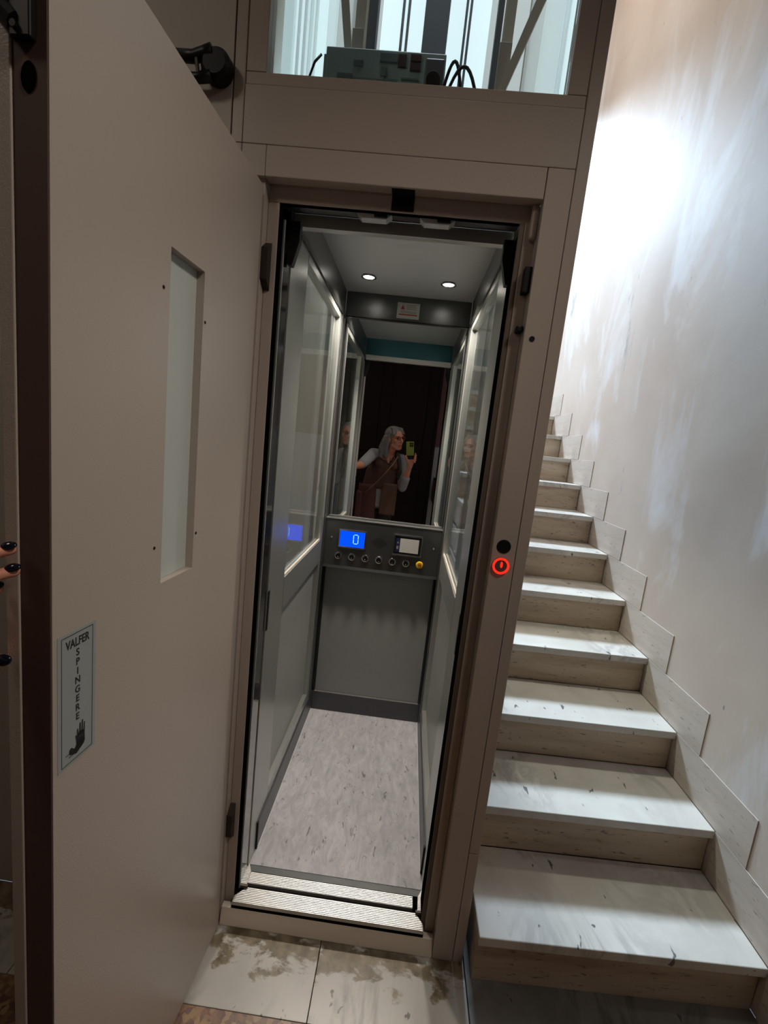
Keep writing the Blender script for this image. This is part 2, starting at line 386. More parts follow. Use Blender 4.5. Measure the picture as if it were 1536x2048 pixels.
panel('wall_front.001', M['lobbywall'], -0.595, -0.518, -0.002, 0.12, 0, 6.2)
panel('wall_front.002', M['lobbywall'], -2.3, XW, -0.30, -0.12, 3.3, 6.2)
panel('wall_side.001', M['lobbywall'], -2.3, -1.10, 0.2, 4.1, 0, 6.2)
panel('wall_side', M['lobbywall'], -2.5, -2.3, -3.3, 0.2, 0, 3.3)
# lobby back wall seen in the mirror: dark wooden door, then pink over white wall
panel('wall_rear', M['darkwood'], -2.3, 0.335, -3.3, -3.2, 0, 3.2)
panel('wall_rear.001', M['pink'], 0.335, XW, -3.3, -3.2, 1.555, 3.2)
panel('wall_rear.002', M['dado'], 0.335, XW, -3.3, -3.205, 0, 1.555)
dr = thing('entrance_door', 'dark stained wooden entrance door behind the person in the mirror', 'door', (-0.35, -3.1, 0))
MB().box(-1.15, 0.29, -3.14, -3.09, 0, 3.1).build('door_leaf', M['darkwood'], dr, 0.004)
for x in (-1.0, -0.35): MB().box(x, x+0.5, -3.09, -3.075, 0.4, 1.2).build('raised_panel', M['darkwood'], dr, 0.01)
for x in (-1.0, -0.35): MB().box(x, x+0.5, -3.09, -3.075, 1.4, 2.7).build('raised_panel', M['darkwood'], dr, 0.01)
MB().box(-1.19, -1.15, -3.19, -3.07, 0, 3.15).build('jamb', M['darkwood'], dr)
MB().box(0.29, 0.33, -3.19, -3.07, 0, 3.15).build('jamb', M['darkwood'], dr)
MB().prism([(-3.2, 0.80), (-2.75, 0.80), (-2.75, 0.84), (-3.2, 1.12)], 'x', 0.37, 0.41).build('x', M['maroon'])
x_ = D.objects['x']; x_.name = 'handrail_panel'; tag(x_, 'dark maroon sloping rail panel reflected beside the entrance door', 'rail')

# floors
panel('floor', M['tile'], -2.3, XW, -3.3, -0.205, -0.1, 0.0, label='red brown terrazzo tile floor of the lobby')
def slab(n, m, x0, x1, y0, y1, lab, z=0.0):
    return struct(MB().box(x0, x1, y0, y1, -0.1, z).build(n, m, bevel=0.0012, loc=((x0+x1)/2, (y0+y1)/2, 0)), lab)
slab('floor.001', M['slab'], -0.937, -0.1015, -0.203, 0.03, 'stained marble floor slab at the lift threshold')
slab('floor.002', M['slab'], -0.0995, 0.341, -0.203, 0.03, 'veined marble floor slab at the lift threshold')
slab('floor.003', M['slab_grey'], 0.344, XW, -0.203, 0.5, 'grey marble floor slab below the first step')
slab('floor.004', M['slab'], -2.3, -0.939, -0.203, 0.03, 'marble floor slab left of the open lift door')
slab('floor.005', M['concrete'], -0.66, 0.341, 0.032, 1.6, 'lift pit floor')

# ------------------------------------------------------------------ staircase
H = 0.17476; RUN = 0.28944; Y0 = -0.0247; SL = 0.042; XL = 0.358; XR = 1.195
st = thing('staircase', 'straight flight of marble treads with travertine risers to the right of the lift', 'stairs', (0.78, 0.0, 0))
NST = 12
def ny(k, x): return Y0 + RUN*k - SL*(XR - x)
core = [(0.0, 0.0)]
for k in range(NST):
    z = H*(k+1)
    poly = [(XL, ny(k, XL)), (XR, ny(k, XR)), (XR, ny(k+1, XR)+0.02), (XL, ny(k+1, XL)+0.02)]
    if k == NST-1: poly = [(XL, ny(k, XL)), (XR, ny(k, XR)), (XR, 3.895), (XL, 3.895)]
    MB().prism(poly, 'z', z-0.03, z).build('tread', M['tread'], st, 0.003, loc=None)
    poly = [(XL+0.002, ny(k, XL)+0.022), (XR, ny(k, XR)+0.022), (XR, ny(k, XR)+0.05), (XL+0.002, ny(k, XL)+0.05)]
    MB().prism(poly, 'z', z-H+0.0005, z-0.0305).build('riser', M['travertine'], st)
cm = MB()
for k in range(NST):
    poly = [(XL+0.004, ny(k, XL)+0.051), (XR, ny(k, XR)+0.051), (XR, ny(NST-1, XR)+0.3), (XL+0.004, ny(NST-1, XL)+0.3)]
    cm.prism(poly, 'z', H*k+0.001, H*(k+1)-0.031)
cm.build('core', M['trav_pale'], st)
# stepped skirting slabs along the wall
for j in range(1, NST+1):
    yN = Y0 + RUN*(j-1)
    o = MB().box(1.1955, XW-0.0005, yN-0.43, yN, H*(j-1)+0.0008, H*j-0.0008).build('trim_%d' % j, M['trav_skirt'], bevel=0.001, loc=(1.2, yN-0.2, H*j))
    struct(o, 'travertine skirting slab on the stair wall')

# ------------------------------------------------------------------ lift shaft tower
sh = thing('lift_shaft_frame', 'tall cream metal and glass lift shaft tower standing beside the stairs', 'lift shaft', (-0.09, 0.05, 0))
ZT = 6.1
def P(n, m, *b, bev=0.0015, par=None, lab=None):
    o = MB().box(*b).build(n, m, par or sh, bev)
    if lab: o['label'] = lab
    return o
P('column', M['cream'], -0.515, -0.489, 0.0, 0.07, 2.2195, ZT)
P('column', M['cream'], -0.515, -0.489, 0.0, 0.07, 0, 2.2185)
P('column', M['cream'], 0.307, 0.337, 0.0, 0.07, 0.385, ZT)
P('column', M['cream'], 0.307, 0.337, 0.0, 0.07, 0.0, 0.383)
P('column', M['cream'], -0.515, -0.495, 1.28, 1.30, 0, ZT)
P('column', M['cream'], 0.317, 0.337, 1.28, 1.30, 0, ZT)
P('beam', M['cream'], -0.4875, 0.3055, 0.0, 0.06, 2.2195, 2.345)
P('glazing_bar', M['cream'], -0.4875, 0.3055, 0.003, 0.05, 2.3465, 2.373)
P('glazing_bar', M['cream'], -0.4875, -0.440, 0.003, 0.05, 2.374, ZT)
P('glazing_bar', M['cream'], 0.262, 0.3055, 0.003, 0.05, 2.374, ZT)
P('glass_pane', M['glass'], -0.4395, 0.2615, 0.022, 0.028, 2.374, ZT, bev=0)
P('glass_pane', M['glass'], 0.319, 0.325, 0.0705, 1.2795, 0.30, ZT, bev=0)
P('glass_pane', M['glass'], -0.503, -0.497, 0.0705, 1.2795, 0.30, ZT, bev=0)
P('cladding', M['cream'], 0.31, 0.335, 0.0705, 1.2795, 0, 0.299)
P('cladding', M['cream'], -0.513, -0.49, 0.0705, 1.2795, 0, 0.299)
P('rear_cladding', M['cream'], -0.4495, 0.2715, 1.30, 1.33, 0, 2.45)
P('piston', M['rail'], -0.131, -0.043, 0.70, 0.78, 2.32, ZT)
P('guide_rail', M['rail'], -0.287, -0.257, 0.42, 0.46, 2.32, ZT)
P('guide_rail', M['rail'], 0.110, 0.128, 0.42, 0.46, 2.32, ZT)
# tall stairwell window whose bars show through the glass tower
w2 = thing('window_2', 'tall daylit window with paired dark bars behind the top of the lift shaft', None, (-0.15, 1.40, 4.3), kind='structure')
for x0, x1 in ((-0.88, -0.66), (-0.385, -0.175), (-0.058, 0.142), (0.405, 0.60)):
    MB().box(x0, x1, 1.385, 1.395, 2.47, ZT).build('daylit_pane', M['pane'], w2)
for x0, x1 in ((-0.659, -0.386), (0.143, 0.404)):
    MB().box(x0, x1, 1.385, 1.395, 2.47, ZT).build('white_panel', M['pane_dim'], w2)
MB().box(-0.174, -0.059, 1.375, 1.40, 2.47, ZT).build('mullion', M['rail'], w2)
for x in (-0.797, -0.767, -0.283, -0.256, 0.025, 0.045, 0.50, 0.515):
    MB().box(x-0.006, x+0.006, 1.368, 1.384, 2.47, ZT).build('glazing_bar', M['rope'], w2)
MB().box(-0.90, 0.62, 1.37, 1.41, 2.41, 2.469).build('sill', M['trav_pale'], w2)

# ------------------------------------------------------------------ landing door frame
lf = thing('lift_door_frame', 'cream metal landing door frame of the lift with a lit red call button', 'door frame', (-0.09, 0.02, 0))
F = lambda n, m, *b, bev=0.0015: P(n, m, *b, bev=bev, par=lf)
F('header', M['cream'], -0.4275, 0.2415, 0.0, 0.034, 2.150, 2.2185)
F('header', M['cream'], -0.4275, 0.2415, 0.040, 0.06, 2.113, 2.2175)
F('corner_block', M['cream'], -0.4875, -0.4285, 0.0, 0.05, 2.150, 2.2185)
F('jamb', M['cream'], -0.4875, -0.4285, 0.012, 0.05, 0, 2.1495)
F('jamb_strip', M['cream'], -0.4280, -0.3995, 0.040, 0.06, 0.0, 2.1125)
F('jamb', M['cream'], 0.2435, 0.3055, 0.0, 0.05, 0.0, 2.2185)
F('jamb_strip', M['cream'], 0.2145, 0.2425, 0.036, 0.06, 0.0, 2.1125)
F('seal', M['rust'], 0.2015, 0.2140, 0.038, 0.043, 0.05, 2.1125)
F('seal', M['gap'], 0.2012, 0.2060, 0.0435, 0.108, 0.082, 2.085)
F('seal', M['gap'], -0.3992, -0.3890, 0.042, 0.050, 0.05, 2.1125)
F('seal', M['gap'], -0.3992, -0.3925, 0.0605, 0.125, 1.98, 2.16)  # black block added to stop daylight leaking through the gap
F('soffit', M['steel'], -0.3925, 0.2045, 0.042, 0.085, 2.113, 2.16)
F('bevel_bead', M['cream'], 0.2243, 0.2423, 0.020, 0.0355, 2.07, 2.149, bev=0.006)
MB().prism([(0.0, 0.0), (0.0, 0.003), (0.0115, 0.054), (0.0308, 0.054), (0.0308, 0.0)], 'x', -0.4275, 0.2425).build('threshold', M['cream_lit'], lf, 0.001)
F('sill_groove', M['gap'], -0.398, 0.212, 0.0312, 0.0395, 0.0, 0.066, bev=0)
sp = MB().prism([(-0.395, 0.0105), (0.209, 0.0105), (0.209, 0.03), (0.185, 0.063), (-0.365, 0.063), (-0.395, 0.03)], 'z', 0.0665, 0.0795)
sp.build('sill_plate', M['alu_bright'], lf, 0.001)
MB().box(-0.396, 0.210, 0.0118, 0.0300, 0.0542, 0.0664).build('sill_groove', M['gap'], lf)
# latch plates, notches, screws
MB().box(-0.118, -0.062, 0.006, 0.0385, 2.1485, 2.1497).box(-0.118, -0.062, 0.0385, 0.0398, 2.116, 2.1497).build('striker_plate', M['dust_black'], lf)
MB().box(0.2255, 0.2425, 0.010, 0.0355, 1.945, 2.005).build('striker_plate', M['black'], lf, 0.001)
MB().box(0.2245, 0.2425, 0.010, 0.0355, 1.852, 1.868).build('bolt_hole', M['black'], lf, 0.004)
for z in (1.917, 1.893, 1.80): MB().box(0.2143, 0.2150, 0.0405, 0.055, z, z+0.02).build('slot', M['black'], lf)
for z0 in (1.90, 0.285):
    nb = MB().prism([(0.0385, z0), (0.0390, z0+0.115), (0.0115, z0+0.095), (0.0115, z0+0.02)], 'x', -0.4286, -0.412).build('hinge_notch', M['notch'], lf)
MB().lathe([(0.0001, 0), (0.0065, 0), (0.0065, 0.001), (0.0001, 0.001)], (0.264, -0.0003, 1.836), (0, -1, 0)).build('screw_cap', M['black'], lf)
MB().lathe([(0.0001, -0.002), (0.0185, -0.002), (0.0185, 0.0012), (0.016, 0.002), (0.0001, 0.002)], (0.2725, 0.0, 1.311), (0, -1, 0)).build('round_cover', M['black'], lf)
cb = MB().lathe([(0.0001, -0.002), (0.0225, -0.002), (0.0225, 0.004), (0.021, 0.005), (0.0001, 0.005)], (0.271, 0.0, 1.259), (0, -1, 0)).build('call_button', M['rust'], lf)
MB().lathe([(0.0165, 0.0048), (0.0222, 0.0048), (0.0222, 0.0065), (0.0165, 0.0065), (0.0165, 0.0048)], (0.271, 0.0, 1.259), (0, -1, 0)).build('light_ring', M['red_led'], cb)
text_mesh('digit', '0', 0.02, (0.2722, -0.0058, 1.2615), (1, 0, 0), (0, 0, 1), M['red_led'], cb, sx=0.55, offset=0.0013)
# interlock pieces under the header
for x in (-0.205, -0.045):
    pc = MB().prism([(x, 2.1125), (x+0.012, 2.101), (x+0.075, 2.101), (x+0.09, 2.1125)], 'y', 0.055, 0.082).build('interlock_cam', M['white'], lf, 0.001)
    MB().box(x+0.045, x+0.078, 0.050, 0.0548, 2.104, 2.111).build('slot', M['black'], lf)

# ------------------------------------------------------------------ open landing door
A = math.radians(2.5)
dD = Vector((-math.sin(A), -math.cos(A), 0)); dN = Vector((-math.cos(A), math.sin(A), 0))   # along the leaf, outward
HG = Vector((-0.4285, -0.004, 0))
DX = Matrix(((dD.x, dN.x, 0, HG.x), (dD.y, dN.y, 0, HG.y), (0, 0, 1, 0), (0, 0, 0, 1)))    # local (u, n, z)
ld = thing('lift_door', 'wide open cream enamelled steel lift door with a narrow frosted window', 'door', (HG.x, HG.y, 0))
def L(n, m, u0, u1, n0, n1, z0, z1, bev=0.0015, lab=None):
    o = MB().box(u0, u1, n0, n1, z0, z1).build(n, m, ld, bev, xf=DX)
    if lab: o['label'] = lab
    return o
WU0, WU1, WZ0, WZ1 = 0.257, 0.373, 1.237, 1.837
UE = 0.622; ZD = 2.128
lm = MB().box(0.0, WU0, 0, 0.044, 0.006, ZD).box(WU1, UE, 0, 0.044, 0.006, ZD).box(WU0, WU1, 0, 0.044, 0.006, WZ0).box(WU0, WU1, 0, 0.044, WZ1, ZD)
bmesh.ops.remove_doubles(lm.bm, verts=lm.bm.verts, dist=1e-5)
lm.build('leaf', M['cream'], ld, xf=DX)
L('edge_strip', M['edge_brown'], UE+0.0002, UE+0.0016, 0.0015, 0.0438, 0.008, ZD-0.001, 0)
L('outer_skin', M['cream'], 0.0, UE+0.004, 0.0445, 0.064, 0.006, ZD)
L('window_glass', M['frost'], WU0+0.0005, WU1-0.0005, 0.016, 0.024, WZ0+0.0005, WZ1-0.0005, 0)
for u, z in ((0.392, 1.765), (0.249, 1.745), (0.396, 1.312), (0.248, 1.312)):
    MB().lathe([(0.0001, 0), (0.003, 0), (0.003, 0.001), (0.0001, 0.0015)], (u, 0, z), (0, -1, 0), 10).build('screw', M['black'], ld, xf=DX)
ol = MB().lathe([(0.0001, 0), (0.0095, 0), (0.0095, 0.001), (0.0001, 0.001)], (0, 0, 0), (0, 0, 1), 24)
ol.build('lock_hole', M['gap'], ld, xf=DX @ Matrix.Translation((UE+0.0015, 0.0235, 1.912)) @ Matrix.Rotation(math.radians(90), 4, 'Y') @ Matrix.Diagonal((1.7, 1, 1, 1)))
lk = L('lock_body', M['black'], UE+0.0018, UE+0.012, 0.0125, 0.038, 1.945, 2.10, 0.002)
lm = MB()
for a, c in (((UE+0.006, 0.034, 1.962), (UE+0.010, 0.060, 1.985)), ((UE+0.008, 0.03, 2.0), (UE+0.02, 0.075, 2.03)), ((UE+0.01, 0.05, 1.97), (UE+0.01, 0.07, 2.09))): lm.cyl(a, c, 0.011, 10)
lm.build('lock_lever', M['dust_black'], ld, xf=DX)
MB().cyl((UE+0.0125, 0.030, 1.955), (UE+0.0155, 0.030, 1.955), 0.004, 8).cyl((UE+0.012, 0.055, 1.992), (UE+0.0225, 0.057, 2.004), 0.0022, 8).build('lock_screw', M['chrome'], ld, xf=DX)
# push sticker: writing, frame and hand, facing the lift side
sk = MB().box(0.541, 0.614, -0.0006, 0.0, 1.020, 1.232).build('sticker', M['sticker'], ld, xf=DX)
sk['label'] = 'silver sticker with black vertical lettering and a hand'
RT = -dD; NRM = -dN
def dpt(u, z, off=0.0009): v = HG + dD*u + NRM*off; return (v.x, v.y, z)
bd = MB()
for a in ((0.5475, 0.6075, 1.2265, 1.2273), (0.5475, 0.6075, 1.0247, 1.0255), (0.5475, 0.5482, 1.0247, 1.2273), (0.6068, 0.6075, 1.0247, 1.2273)):
    bd.box(a[0], a[1], -0.0010, -0.0006, a[2], a[3])
bd.build('border', M['ink'], sk, xf=DX)
text_mesh('lettering', 'VALFER', 0.0185, dpt(0.5775, 1.2125), RT, (0, 0, 1), M['ink'], sk, extrude=0.0002, sx=0.72, offset=0.0003)
for i, ch in enumerate('SPINGERE'):
    text_mesh('lettering', ch, 0.0155, dpt(0.5775, 1.1955-0.0148*i), RT, (0, 0, 1), M['ink'], sk, extrude=0.0002, sx=0.9, offset=0.0002)
hm = MB(); c0 = Vector(dpt(0.5775, 1.057))
def stroke(pts, r):      # flat printed stroke of varying width on the sticker
    for (p, q), (ra, rb) in zip(zip(pts, pts[1:]), zip(r, r[1:])):
        d = Vector((q[0]-p[0], q[1]-p[1])).normalized(); n = Vector((-d.y, d.x)); poly = []
        for k in range(9): t = math.pi*k/8; v = Vector(q) + n*rb*math.cos(t) + d*rb*math.sin(t); poly.append(v)
        for k in range(9): t = math.pi*k/8; v = Vector(p) - n*ra*math.cos(t) - d*ra*math.sin(t); poly.append(v)
        vs = []
        for v in poly: w = c0 + RT*v.x; vs.append(hm.bm.verts.new((w.x, w.y, w.z + v.y)))
        hm.bm.faces.new(vs)
stroke([(-0.002, -0.020), (0.0065, -0.012), (0.0065, 0.000)], [0.0055, 0.0085, 0.0078])
stroke([(0.0128, 0.000), (0.0138, 0.017)], [0.0016, 0.0012])
stroke([(0.0088, 0.002), (0.0098, 0.0225)], [0.0017, 0.0014])
stroke([(0.0046, 0.002), (0.0052, 0.020)], [0.0017, 0.0014])
stroke([(0.0008, 0.000), (0.0000, 0.0125)], [0.0017, 0.0014])
stroke([(0.000, -0.010), (-0.0030, 0.004)], [0.002, 0.0014])
stroke([(-0.003, -0.0205), (-0.012, -0.0165), (-0.0125, -0.0135)], [0.0045, 0.0042, 0.0038])
hm.build('printed_hand', M['ink'], sk)
MB().box(0.580, 0.594, -0.0010, -0.0006, 1.0335, 1.0345).box(0.590, 0.600, -0.0010, -0.0006, 1.0395, 1.0403).build('printed_line', M['ink'], sk, xf=DX)

# black clevis on the wall above the door
cv = thing('wall_bracket', 'black round clevis bracket with a steel pin on the wall above the open lift door', 'bracket', (-0.55, -0.0025, 2.36))
bx = MB()
def tubept(x, z, y=-0.028): return (x, y, z)
bx.tube([tubept(-0.640, 2.372), tubept(-0.600, 2.372), tubept(-0.575, 2.380), tubept(-0.556, 2.385)], [0.013, 0.013, 0.014, 0.016], 12)
bx.tube([tubept(-0.640, 2.326), tubept(-0.590, 2.329), tubept(-0.556, 2.336)], [0.011, 0.011, 0.013], 12)
bx.build('arm', M['dust_black'], cv, smooth=True)
MB().lathe([(0.0001, 0), (0.034, 0), (0.036, 0.006), (0.034, 0.028), (0.026, 0.036), (0.0001, 0.036)], (-0.548, -0.0025, 2.361), (0, -1, 0)).build('end_cap', M['black'], cv)
MB().cyl((-0.585, -0.033, 2.325), (-0.592, -0.033, 2.372), 0.0045, 10).build('pin', M['chrome'], cv)

# ------------------------------------------------------------------ lift car
car = thing('lift_car', 'grey lift cabin with glazed sides, mirror and aluminium framing inside the shaft', 'lift', (-0.09, 0.6, 0.04))
K = lambda n, m, *b, bev=0.001, lab=None: P(n, m, *b, bev=bev, par=car, lab=lab)
XA, XB, YB = -0.386, 0.208, 1.081
K('floor_panel', M['vinyl'], XA, XB, 0.140, YB, 0.045, 0.080, bev=0)
K('floor_trim', M['steel'], XA, XB, 0.1145, 0.1395, 0.045, 0.0805, bev=0.002)
K('car_sill', M['alu_bright'], -0.380, 0.176, 0.0745, 0.1135, 0.068, 0.0805)
K('gap_strip', M['gap'], -0.392, 0.204, 0.0640, 0.0738, 0.03, 0.060, bev=0)
K('ceiling_panel', M['white'], XA-0.03, XB+0.03, 0.145, YB+0.05, 2.233, 2.255)
K('roof', M['cream'], XA-0.04, XB+0.04, 0.13, YB+0.07, 2.256, 2.30)
# back wall
K('back_panel', M['laminate'], XA+0.018, XB-0.016, 1.074, 1.10, 0.187, 0.884)
K('back_skirting', M['skirting'], XA+0.001, XB-0.001, 1.066, 1.10, 0.0805, 0.184)
K('skirting_cap', M['alu'], XA+0.001, XB-0.001, 1.068, 1.10, 0.1842, 0.1868, bev=0)
K('mirror', M['mirror'], XA+0.003, XB-0.003, 1.0815, 1.087, 1.150, 2.116, bev=0, lab='large mirror on the back wall above the control panel')
K('mirror_trim', M['trim_dark'], XA+0.001, XB-0.001, 1.069, 1.081, 2.1165, 2.1215)
K('back_cornice', M['steel'], XA+0.001, XB-0.001, 1.072, 1.10, 2.122, 2.2325)
K('back_corner', M['trim_dark'], XA+0.0005, XA+0.0165, 1.066, 1.09, 0.187, 1.148)
K('back_corner', M['trim_dark'], XB-0.0155, XB-0.0005, 1.066, 1.09, 0.187, 1.148)
# notice on the cornice
no = K('notice', M['paper'], -0.141, -0.035, 1.0712, 1.0719, 2.133, 2.204, bev=0, lab='white notice card with a red line')
NO = lambda n, m, *b: MB().box(*b).build(n, m, no)
NO('printed_line', M['redprint'], -0.132, -0.044, 1.0707, 1.0711, 2.148, 2.153)
for z in (2.158, 2.164): NO('printed_line', M['greyprint'], -0.125, -0.050, 1.0707, 1.0711, z, z+0.002)
for z in (2.176, 2.184, 2.192): NO('printed_line', M['greyprint'], -0.098, -0.050, 1.0707, 1.0711, z, z+0.0022)
MB().prism([(-0.124, 2.174), (-0.106, 2.174), (-0.115, 2.194)], 'y', 1.0707, 1.0711).build('printed_sign', M['redprint'], no)
# control panel
YP = 1.038
cp = MB().prism([(YB, 1.149), (YP+0.004, 1.149), (YP, 1.144), (YP, 0.906), (YP+0.008, 0.888), (YB, 0.884)], 'x', XA+0.004, XB-0.004).build('control_panel', M['steel'], car, 0.001)
MB().box(XA+0.004, XB-0.004, YP-0.002, YP+0.004, 1.1445, 1.1495).build('top_trim', M['alu_bright'], cp)
def rect_frame(n, m, x0, x1, z0, z1, w, par, y0=YP-0.006, y1=YP-0.0002):
    return MB().box(x0, x1, y0, y1, z1-w, z1).box(x0, x1, y0, y1, z0, z0+w).box(x0, x0+w, y0, y1, z0+w, z1-w).box(x1-w, x1, y0, y1, z0+w, z1-w).build(n, m, par, 0.001)
dsp = MB().box(-0.305, -0.178, YP-0.0035, YP-0.0002, 1.008, 1.090).build('display', M['blue'], cp)
rect_frame('display_frame', M['chrome'], -0.310, -0.173, 1.003, 1.095, 0.006, dsp)
# seven-segment zero
sg = MB(); cx, cz, w, h = -0.2235, 1.050, 0.0115, 0.021
def seg(x0, x1, z0, z1): sg.box(x0, x1, YP-0.0044, YP-0.0036, z0, z1)
t = 0.0036
seg(cx-w+t, cx+w-t, cz+2*h-h-t/2+0.002, cz+h+t/2+0.002); seg(cx-w+t, cx+w-t, cz-h-t/2-0.002, cz-h+t/2-0.002)
for sx_ in (-w, w):
    seg(cx+sx_-t/2, cx+sx_+t/2, cz+0.0015, cz+h-0.0005); seg(cx+sx_-t/2, cx+sx_+t/2, cz-h+0.0005, cz-0.0015)
sg.build('digit', M['digit'], dsp)
ch = MB().box(-0.030, 0.107, YP-0.0050, YP-0.0002, 1.000, 1.098).build('card_holder', M['black'], cp)
rect_frame('card_frame', M['chrome'], -0.034, 0.111, 0.996, 1.102, 0.006, ch, YP-0.0075)
MB().box(0.000, 0.094, YP-0.0060, YP-0.0051, 1.013, 1.084).build('card', M['paper'], ch)
MB().box(-0.020, -0.002, YP-0.0060, YP-0.0051, 1.013, 1.084).build('card', M['navy'], ch)
MB().lathe([(0.0035, 0), (0.005, 0), (0.005, 0.0004), (0.0035, 0.0004), (0.0035, 0)], (-0.0105, YP-0.006, 1.061), (0, -1, 0), 12).build('printed_symbol', M['sticker'], ch)
MB().box(-0.016, -0.006, YP-0.0064, YP-0.0060, 1.028, 1.044).build('printed_symbol', M['greyprint'], ch)
hl = MB()
for i in range(-7, 8):
    for j in range(-7, 8):
        if (i+j) % 2 == 0 and abs(i)/7.5 + abs(j)/7.5 <= 1.25 and i*i/49+j*j/49 <= 1.05:
            hl.cyl((-0.104+i*0.0052, YP-0.0004, 1.045+j*0.0036), (-0.104+i*0.0052, YP-0.0001, 1.045+j*0.0036), 0.0017, 6)
hl.build('speaker_holes', M['gap'], cp)
for x in (-0.347, 0.170):
    MB().lathe([(0.0001, 0), (0.006, 0), (0.004, 0.003), (0.0001, 0.0035)], (x, YP, 1.047), (0, -1, 0), 12).build('screw', M['chrome'], cp)
for i in range(7):
    x = -0.305 + i*0.0690; z = 0.958
    if i < 6:
        bt = MB().lathe([(0.0001, 0), (0.0195, 0), (0.0195, 0.004), (0.0175, 0.008), (0.0125, 0.009), (0.0115, 0.0065), (0.0001, 0.0065)], (x, YP, z), (0, -1, 0), 24).build('button', M['chrome'], cp)
        MB().lathe([(0.0001, 0.0064), (0.0112, 0.0064), (0.0112, 0.0082), (0.0001, 0.0085)], (x, YP, z), (0, -1, 0), 20).build('button_face', M['black'], bt)
        MB().ball((x, YP-0.0088, z-0.006), 0.0028, seg=8, ring=6).build('lamp_dot', M['chrome'], bt)
    else:
        bt = MB().lathe([(0.0001, 0), (0.0185, 0), (0.0185, 0.006), (0.016, 0.010), (0.0001, 0.011)], (x, YP, z), (0, -1, 0), 24).build('button', M['yellow'], cp)
        bt['label'] = 'yellow alarm button'
        text_mesh('printed_symbol', 'Q', 0.02, (x, YP-0.0115, z), (1, 0, 0), (0, 0, 1), M['redprint'], bt, extrude=0.0002, offset=0.0008)
# side walls
def side(sgn):
    x = XA if sgn < 0 else XB
    def X(n, m, a, b_, *r, bev=0.001):
        x0, x1 = x+sgn*a, x+sgn*b_
        return K(n, m, min(x0, x1), max(x0, x1), *r, bev=bev)
    X('stile', M['alu'], 0, 0.03, 0.146, 0.205, 0.0805, 2.105)
    X('stile', M['alu'], 0.001, 0.03, 0.2065, 0.318, 0.0805, 2.105)
    X('stile', M['alu'], 0, 0.03, 0.945, 0.990, 0.185, 2.105)
    X('corner_post', M['steel'], -0.004, 0.03, 0.992, 1.040, 0.0805, 2.12)
    X('corner_post', M['trim_dark'], 0.0, 0.03, 1.041, 1.0655, 0.0805, 2.2325)
    X('rail', M['alu'], 0, 0.03, 0.3185, 0.9445, 0.186, 0.232)
    X('rail', M['alu'], 0, 0.03, 0.3185, 0.9445, 0.930, 1.048)
    X('rail', M['alu'], 0, 0.03, 0.3185, 0.9445, 2.078, 2.105)
    X('lower_panel', M['laminate'], 0.020, 0.028, 0.3185, 0.9445, 0.2325, 0.9295, bev=0)
    X('glass_pane', M['glass'], 0.014, 0.018, 0.3185, 0.9445, 1.0485, 2.0775, bev=0)
    X('glazing_bead', M['cream_sill'], 0.004, 0.012, 0.3185, 0.9445, 1.0485, 1.0535)
    X('side_skirting', M['skirting'], -0.005, 0.006, 0.2065, 1.065, 0.0808, 0.1855)
    X('skirting_end', M['black'], -0.006, 0.006, 0.196, 0.2062, 0.0808, 0.187)
    X('floor_bead', M['white'], -0.0075, -0.0052, 0.2065, 1.065, 0.0802, 0.0825, bev=0)
    X('cornice_trim', M['trim_dark'], -0.006, 0.03, 0.146, 1.065, 2.1055, 2.1215)
    X('side_cornice', M['steel'], 0, 0.03, 0.146, 1.0405, 2.122, 2.2325)
    # folded car door parked at the entrance
    X('folded_door', M['polished'], 0.002, 0.012, 0.060, 0.128, 0.0815, 2.04)
    X('door_edge', M['alu'], -0.001, 0.012, 0.0525, 0.0595, 0.0815, 2.08)
    X('door_edge', M['alu'], -0.001, 0.012, 0.1285, 0.1455, 0.0815, 2.08)
    X('finger_grip', M['black'], -0.0035, -0.0012, 0.130, 0.144, 0.93, 1.06)
    m = MB()
    x0 = x + sgn*0.004; x1 = x - sgn*0.030
    m.prism([(x0, 2.095), (x1, 2.095), (x1, 2.045), (x1+sgn*0.016, 1.985), (x0-sgn*0.006, 1.985), (x0, 2.03)], 'y', 0.089, 0.112)
    m.build('pivot_bracket', M['black'], car, 0.001)
    m = MB(); m.prism([(x0, 0.062), (x1+sgn*0.012, 0.064), (x1+sgn*0.014, 0.113), (x0, 0.150)], 'z', 0.0806, 0.0845); m.build('pivot_plate', M['alu_bright'], car, 0.001)
    X('door_foot', M['rust'], -0.024, 0.004, 0.0555, 0.0635, 0.0805, 0.0900)
side(-1); side(1)
# front: header and inside lintel
K('car_header', M['alu_bright'], XA+0.005, XB-0.005, 0.115, 0.140, 2.092, 2.125)
K('lintel', M['teal'], XA+0.001, XB-0.001, 0.1405, 0.1445, 2.125, 2.2325, bev=0)
# downlights
for x, y in ((-0.262, 0.858), (0.078, 0.862)):
    dl = MB().lathe([(0.024, 0.0), (0.034, 0.0), (0.033, 0.004), (0.026, 0.005), (0.0235, 0.002), (0.024, 0.0)], (x, y, 2.2328), (0, 0, -1)).build('downlight', M['chrome'], car)
    MB().lathe([(0.0001, 0.0), (0.0232, 0.0), (0.0232, 0.0025), (0.0001, 0.003)], (x, y, 2.2328), (0, 0, -1)).build('bulb', M['lamp'], dl)
    s = D.lights.new('downlight_beam', 'SPOT'); s.energy = 56; s.spot_size = math.radians(128); s.spot_blend = 0.65; s.color = (1.0, 0.91, 0.81); s.shadow_soft_size = 0.04
    so = D.objects.new('downlight_beam', s); C.objects.link(so); so.location = (x, y, 2.222)

